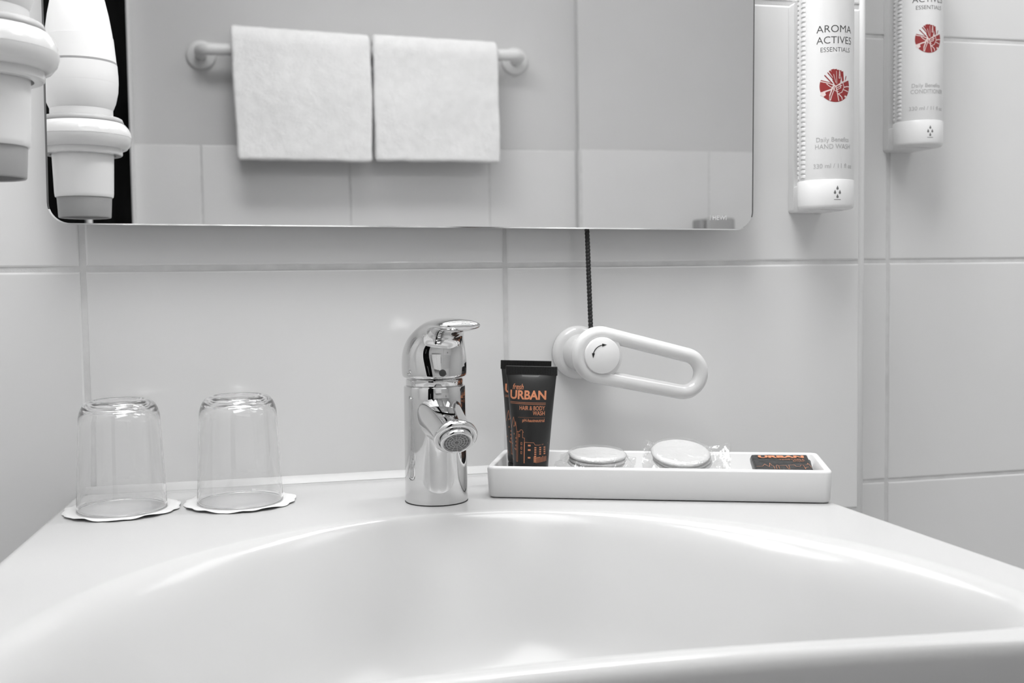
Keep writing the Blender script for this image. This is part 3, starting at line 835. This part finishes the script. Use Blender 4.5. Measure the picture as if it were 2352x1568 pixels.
    crk([(350, 1140), (300, 1280), (300, 1400)], .0010); crk([(375, 1170), (330, 1290), (306, 1380)], .0006)
    crk([(250, 1095), (300, 1140), (345, 1160)], .0006); crk([(398, 1138), (350, 1180), (400, 1215), (440, 1220)], .0005)
    crk([(520, 1080), (540, 1150), (500, 1230), (430, 1260)], .0006); crk([(540, 1150), (600, 1135), (660, 1135)], .0008); crk([(535, 1190), (610, 1210), (660, 1230)], .0007)
    crk([(440, 1255), (500, 1310), (520, 1400)], .0008); crk([(560, 1290), (640, 1330)], .0016); crk([(400, 1130), (470, 1110), (480, 1160), (420, 1190)], .0006)
    crk([(420, 1160), (500, 1120)], .0006); crk([(405, 900), (412, 1100)], .0004); crk([(360, 950), (395, 1080)], .0004); crk([(455, 900), (448, 1010), (470, 1010), (462, 900)], .0005)
    obj('emblem_cracks', bm, 'pinkwhite', logo, smooth=False, label='pale crack lines')
    t.rotation_euler = (0, 0, math.radians(-9))
    return t
def unrot(t):
    for ch in t.children:
        if ch.name.startswith('wall_plate'): ch.rotation_euler = (0, 0, math.radians(9))
d1_ = dispenser(.3653, -.0350, .2236, 'white hand wash dispenser with red emblem, right beside the mirror', 'HAND WASH', True); unrot(d1_)
d2_ = dispenser(.5330, .0770, .2948, 'white conditioner dispenser with red emblem on the set-back wall, far right', 'CONDITIONER', True); unrot(d2_)

# ------------------------------------------------------------------ hair dryer in its ring holder, hung nozzle down by the left wall
hx_, hy_ = -.2800, -.2135
hdry = thing('hair_dryer', 'white hair dryer hanging nozzle down left of the mirror', 'hair dryer', (hx_, hy_, .2290))
bm = bmesh.new()
lathe(bm, [(.0222, .0), (.0226, .0003), (.0228, .001), (.0238, .019), (.0236, .0195)], 64)
lathe(bm, [(.0222, .0), (.0212, .0006), (.0212, .004), (0, .004)], 64)
noz = obj('nozzle', bm, 'mid_plastic', hdry, angle=40, label='grey plastic nozzle')
bm = bmesh.new()
for k in range(16):
    a = 2*PI*k/16; c, s = math.cos(a), math.sin(a)
    for r0, r1, wv in ((.005, .0105, .0010), (.0125, .0190, .0022)):
        bm.faces.new([bm.verts.new((r*c-wq*s, r*s+wq*c, .0037)) for r, wq in ((r0, -wv), (r1, -wv), (r1, wv), (r0, wv))])
obj('grille_slots', bm, 'hole', noz, smooth=False, label='dark air slots')
bm = bmesh.new()
lathe(bm, [(.0232, .0185), (.0246, .0185), (.0252, .0192), (.0256, .022), (.0268, .060), (.0272, .075), (.0272, .098)], 64)
obj('barrel', bm, 'white_satin', hdry, angle=40)
bm = bmesh.new()
lathe(bm, [(.0255, .0955), (.0270, .098), (.0300, .105), (.0322, .115), (.0326, .1215)], 64)
obj('housing', bm, 'white_satin', hdry, angle=40)
bm = bmesh.new()
lathe(bm, [(.0326, .1215), (.0328, .123), (.0327, .1300), (.0322, .1392)], 64)
lathe(bm, [(.0318, .1388), (.0319, .1412)], 64, mi=1)
lathe(bm, [(.0316, .1412), (.0308, .150), (.0296, .1635), (.0292, .1637), (.0284, .170), (.0262, .184), (.0232, .198), (.0190, .213), (.013, .224), (.006, .229), (.0001, .230)], 64)
obj('rear_housing', bm, ['white_satin', 'grey_plastic'], hdry, angle=40)
hold = thing('dryer_holder', 'white ring wall holder carrying the hair dryer, at the left edge', 'holder', (hx_, hy_, .2890))
bm = bmesh.new(); prof = []
lathe(bm, [(.0300, .004), (.0310, .002), (.0385, .0030), (.0415, .0065), (.0428, .0110), (.0430, .0132)], 80)
obj('lower_ring', bm, 'white_gloss', hold)
bm = bmesh.new()
lathe(bm, [(.0427, .0134), (.0424, .0170), (.0405, .0215), (.0375, .0250), (.0350, .0262), (.0335, .0262), (.0325, .0255)], 80)
obj('upper_ring', bm, 'white_gloss', hold)
bm = bmesh.new()
lathe(bm, [(.0285, -.0030), (.0335, -.0030), (.0345, -.002), (.0345, .003), (.0305, .004), (.0285, .003), (.0285, -.003)], 80)
obj('inner_flange', bm, 'white_gloss', hold, angle=40)
bm = bmesh.new()
lathe(bm, [(.0290, .0255), (.0360, .0258), (.0362, .0270), (.0350, .0300), (.0335, .0308), (.0300, .0308)], 80)
obj('rubber_collar', bm, 'grey_plastic', hold, label='grey rubber collar on top')
bm = bmesh.new(); box(bm, -.1298, -.034, -.018, .018, .002, .024, .004, 3)
obj('wall_arm', bm, 'white_gloss', hold, angle=40)

# ------------------------------------------------------------------ towel rail and towels on the opposite wall
RX0, RX1, RZ = -.2440, .4990, .7050; RY = YO-.004
rail = thing('towel_rail', 'white wall-mounted towel rail opposite the washbasin, seen in the mirror', 'towel rail', (0, RY, RZ))
for nm, x in (('a', RX0), ('b', RX1)):
    bm = bmesh.new(); lathe(bm, [(.0330, 0), (.0335, .003), (.0325, .008), (.029, .011), (.0, .012)], 48, (x, 0, 0), Matrix.Rotation(-PI/2, 3, 'X'))
    obj('wall_flange', bm, 'white_satin', rail)
bm = bmesh.new(); pts = []
B = .072; rr = .022
pts.append((RX0, .004, 0)); pts.append((RX0, .03, 0))
for i in range(9): a = PI - PI/2*i/8; pts.append((RX0+rr+rr*math.cos(a), B-rr+rr*math.sin(a), 0))
for i in range(9): a = PI/2 - PI/2*i/8; pts.append((RX1-rr+rr*math.cos(a), B-rr+rr*math.sin(a), 0))
pts.append((RX1, .03, 0)); pts.append((RX1, .004, 0))
tube(bm, pts, .0135, 20)
obj('rail_bar', bm, 'white_satin', rail)
rail.rotation_euler = (0, math.radians(-.9), 0); rail.location.x = .0
def towel(x0, x1, zb, label, seed, side, drop, lift=(0, 0)):
    t = bpy.data.objects.new('x', None)
    bm = bmesh.new(); NX, NS_ = 40, 60; G = []
    ztop = .0135; hang = RZ - zb; th = .010; Rb = .0150
    for i in range(NX+1):
        u = i/NX; row = []
        for j in range(NS_+1):
            s = j/NS_                       # 0 back hem .. 1 front hem
            Ltot = 2*hang*.96 + PI*Rb; d_ = s*Ltot
            if d_ < hang*.93: z = -hang*.93 + d_; y = -Rb
            elif d_ < hang*.93+PI*Rb:
                a = (d_-hang*.93)/Rb; y = -Rb*math.cos(a); z = Rb*math.sin(a)
            else: z = -(d_-hang*.93-PI*Rb); y = Rb
            front = y > 0
            bulge = .004*math.sin(u*PI) + .005*noise.noise(Vector((u*3+seed, z*8, 0)))
            if z < 0: y += (1 if front else -.4)*(bulge + .006*min(1, -z/.1))
            x = x0+(x1-x0)*u
            x += side*(.010*min(1, max(0, -z)/hang))*(1-u if side > 0 else u)
            x += .0015*noise.noise(Vector((z*14, u*2, seed)))
            if z < -hang*.8: z += .004*noise.noise(Vector((u*4, seed, 3)))
            if z > -.03: z += (lift[0]*(1-u)+lift[1]*u)*min(1, (z+.03)/.03)
            row.append((x, B+y, z))
        G.append(row)
    V = [[bm.verts.new(p) for p in r] for r in G]
    for i in range(NX):
        for j in range(NS_): bm.faces.new((V[i][j], V[i+1][j], V[i+1][j+1], V[i][j+1]))
    o = obj('towel', bm, 'towel', None, loc=(0, RY, Z0+RZ)); bpy.data.objects.remove(t)
    m = o.modifiers.new('s', 'SOLIDIFY'); m.thickness = .022; m.offset = 1
    m2 = o.modifiers.new('b', 'BEVEL'); m2.width = .006; m2.segments = 3; m2.limit_method = 'ANGLE'; m2.angle_limit = math.radians(50)
    m3_ = o.modifiers.new('u', 'SUBSURF'); m3_.levels = 1; m3_.render_levels = 1
    tx = bpy.data.textures.new('n', 'CLOUDS'); tx.noise_scale = .018
    m4 = o.modifiers.new('d', 'DISPLACE'); m4.texture = tx; m4.strength = .0022; m4.mid_level = .5
    o['label'] = label; o['category'] = 'towel'; o['group'] = 'towels on the rail'
towel(-.1760, .1340, .4480, 'white terry towel on the rail, wider one on the left in the mirror', 1.3, 1, 0, (.016, .006))
towel(.1418, .4350, .4500, 'white terry towel on the rail, narrower one on the right in the mirror', 5.1, 0, 0, (.008, .002))

# grey fitting low on the opposite wall
bx = thing('paper_holder', 'grey box-shaped wall fitting seen at the lower right mirror edge', 'wall fitting', (1.005, YO+.030, .20))
bm = bmesh.new(); box(bm, -.036, .042, 0.0002, .055, -.02, .125, .008, 3); obj('fitting_box', bm, 'grey_plastic', bx, angle=40)
bm = bmesh.new(); box(bm, -.052, -.037, 0.0002, .05, -.02, .122, .005, 3); obj('side_cap', bm, 'mid_plastic', bx, angle=40, label='darker side cap')
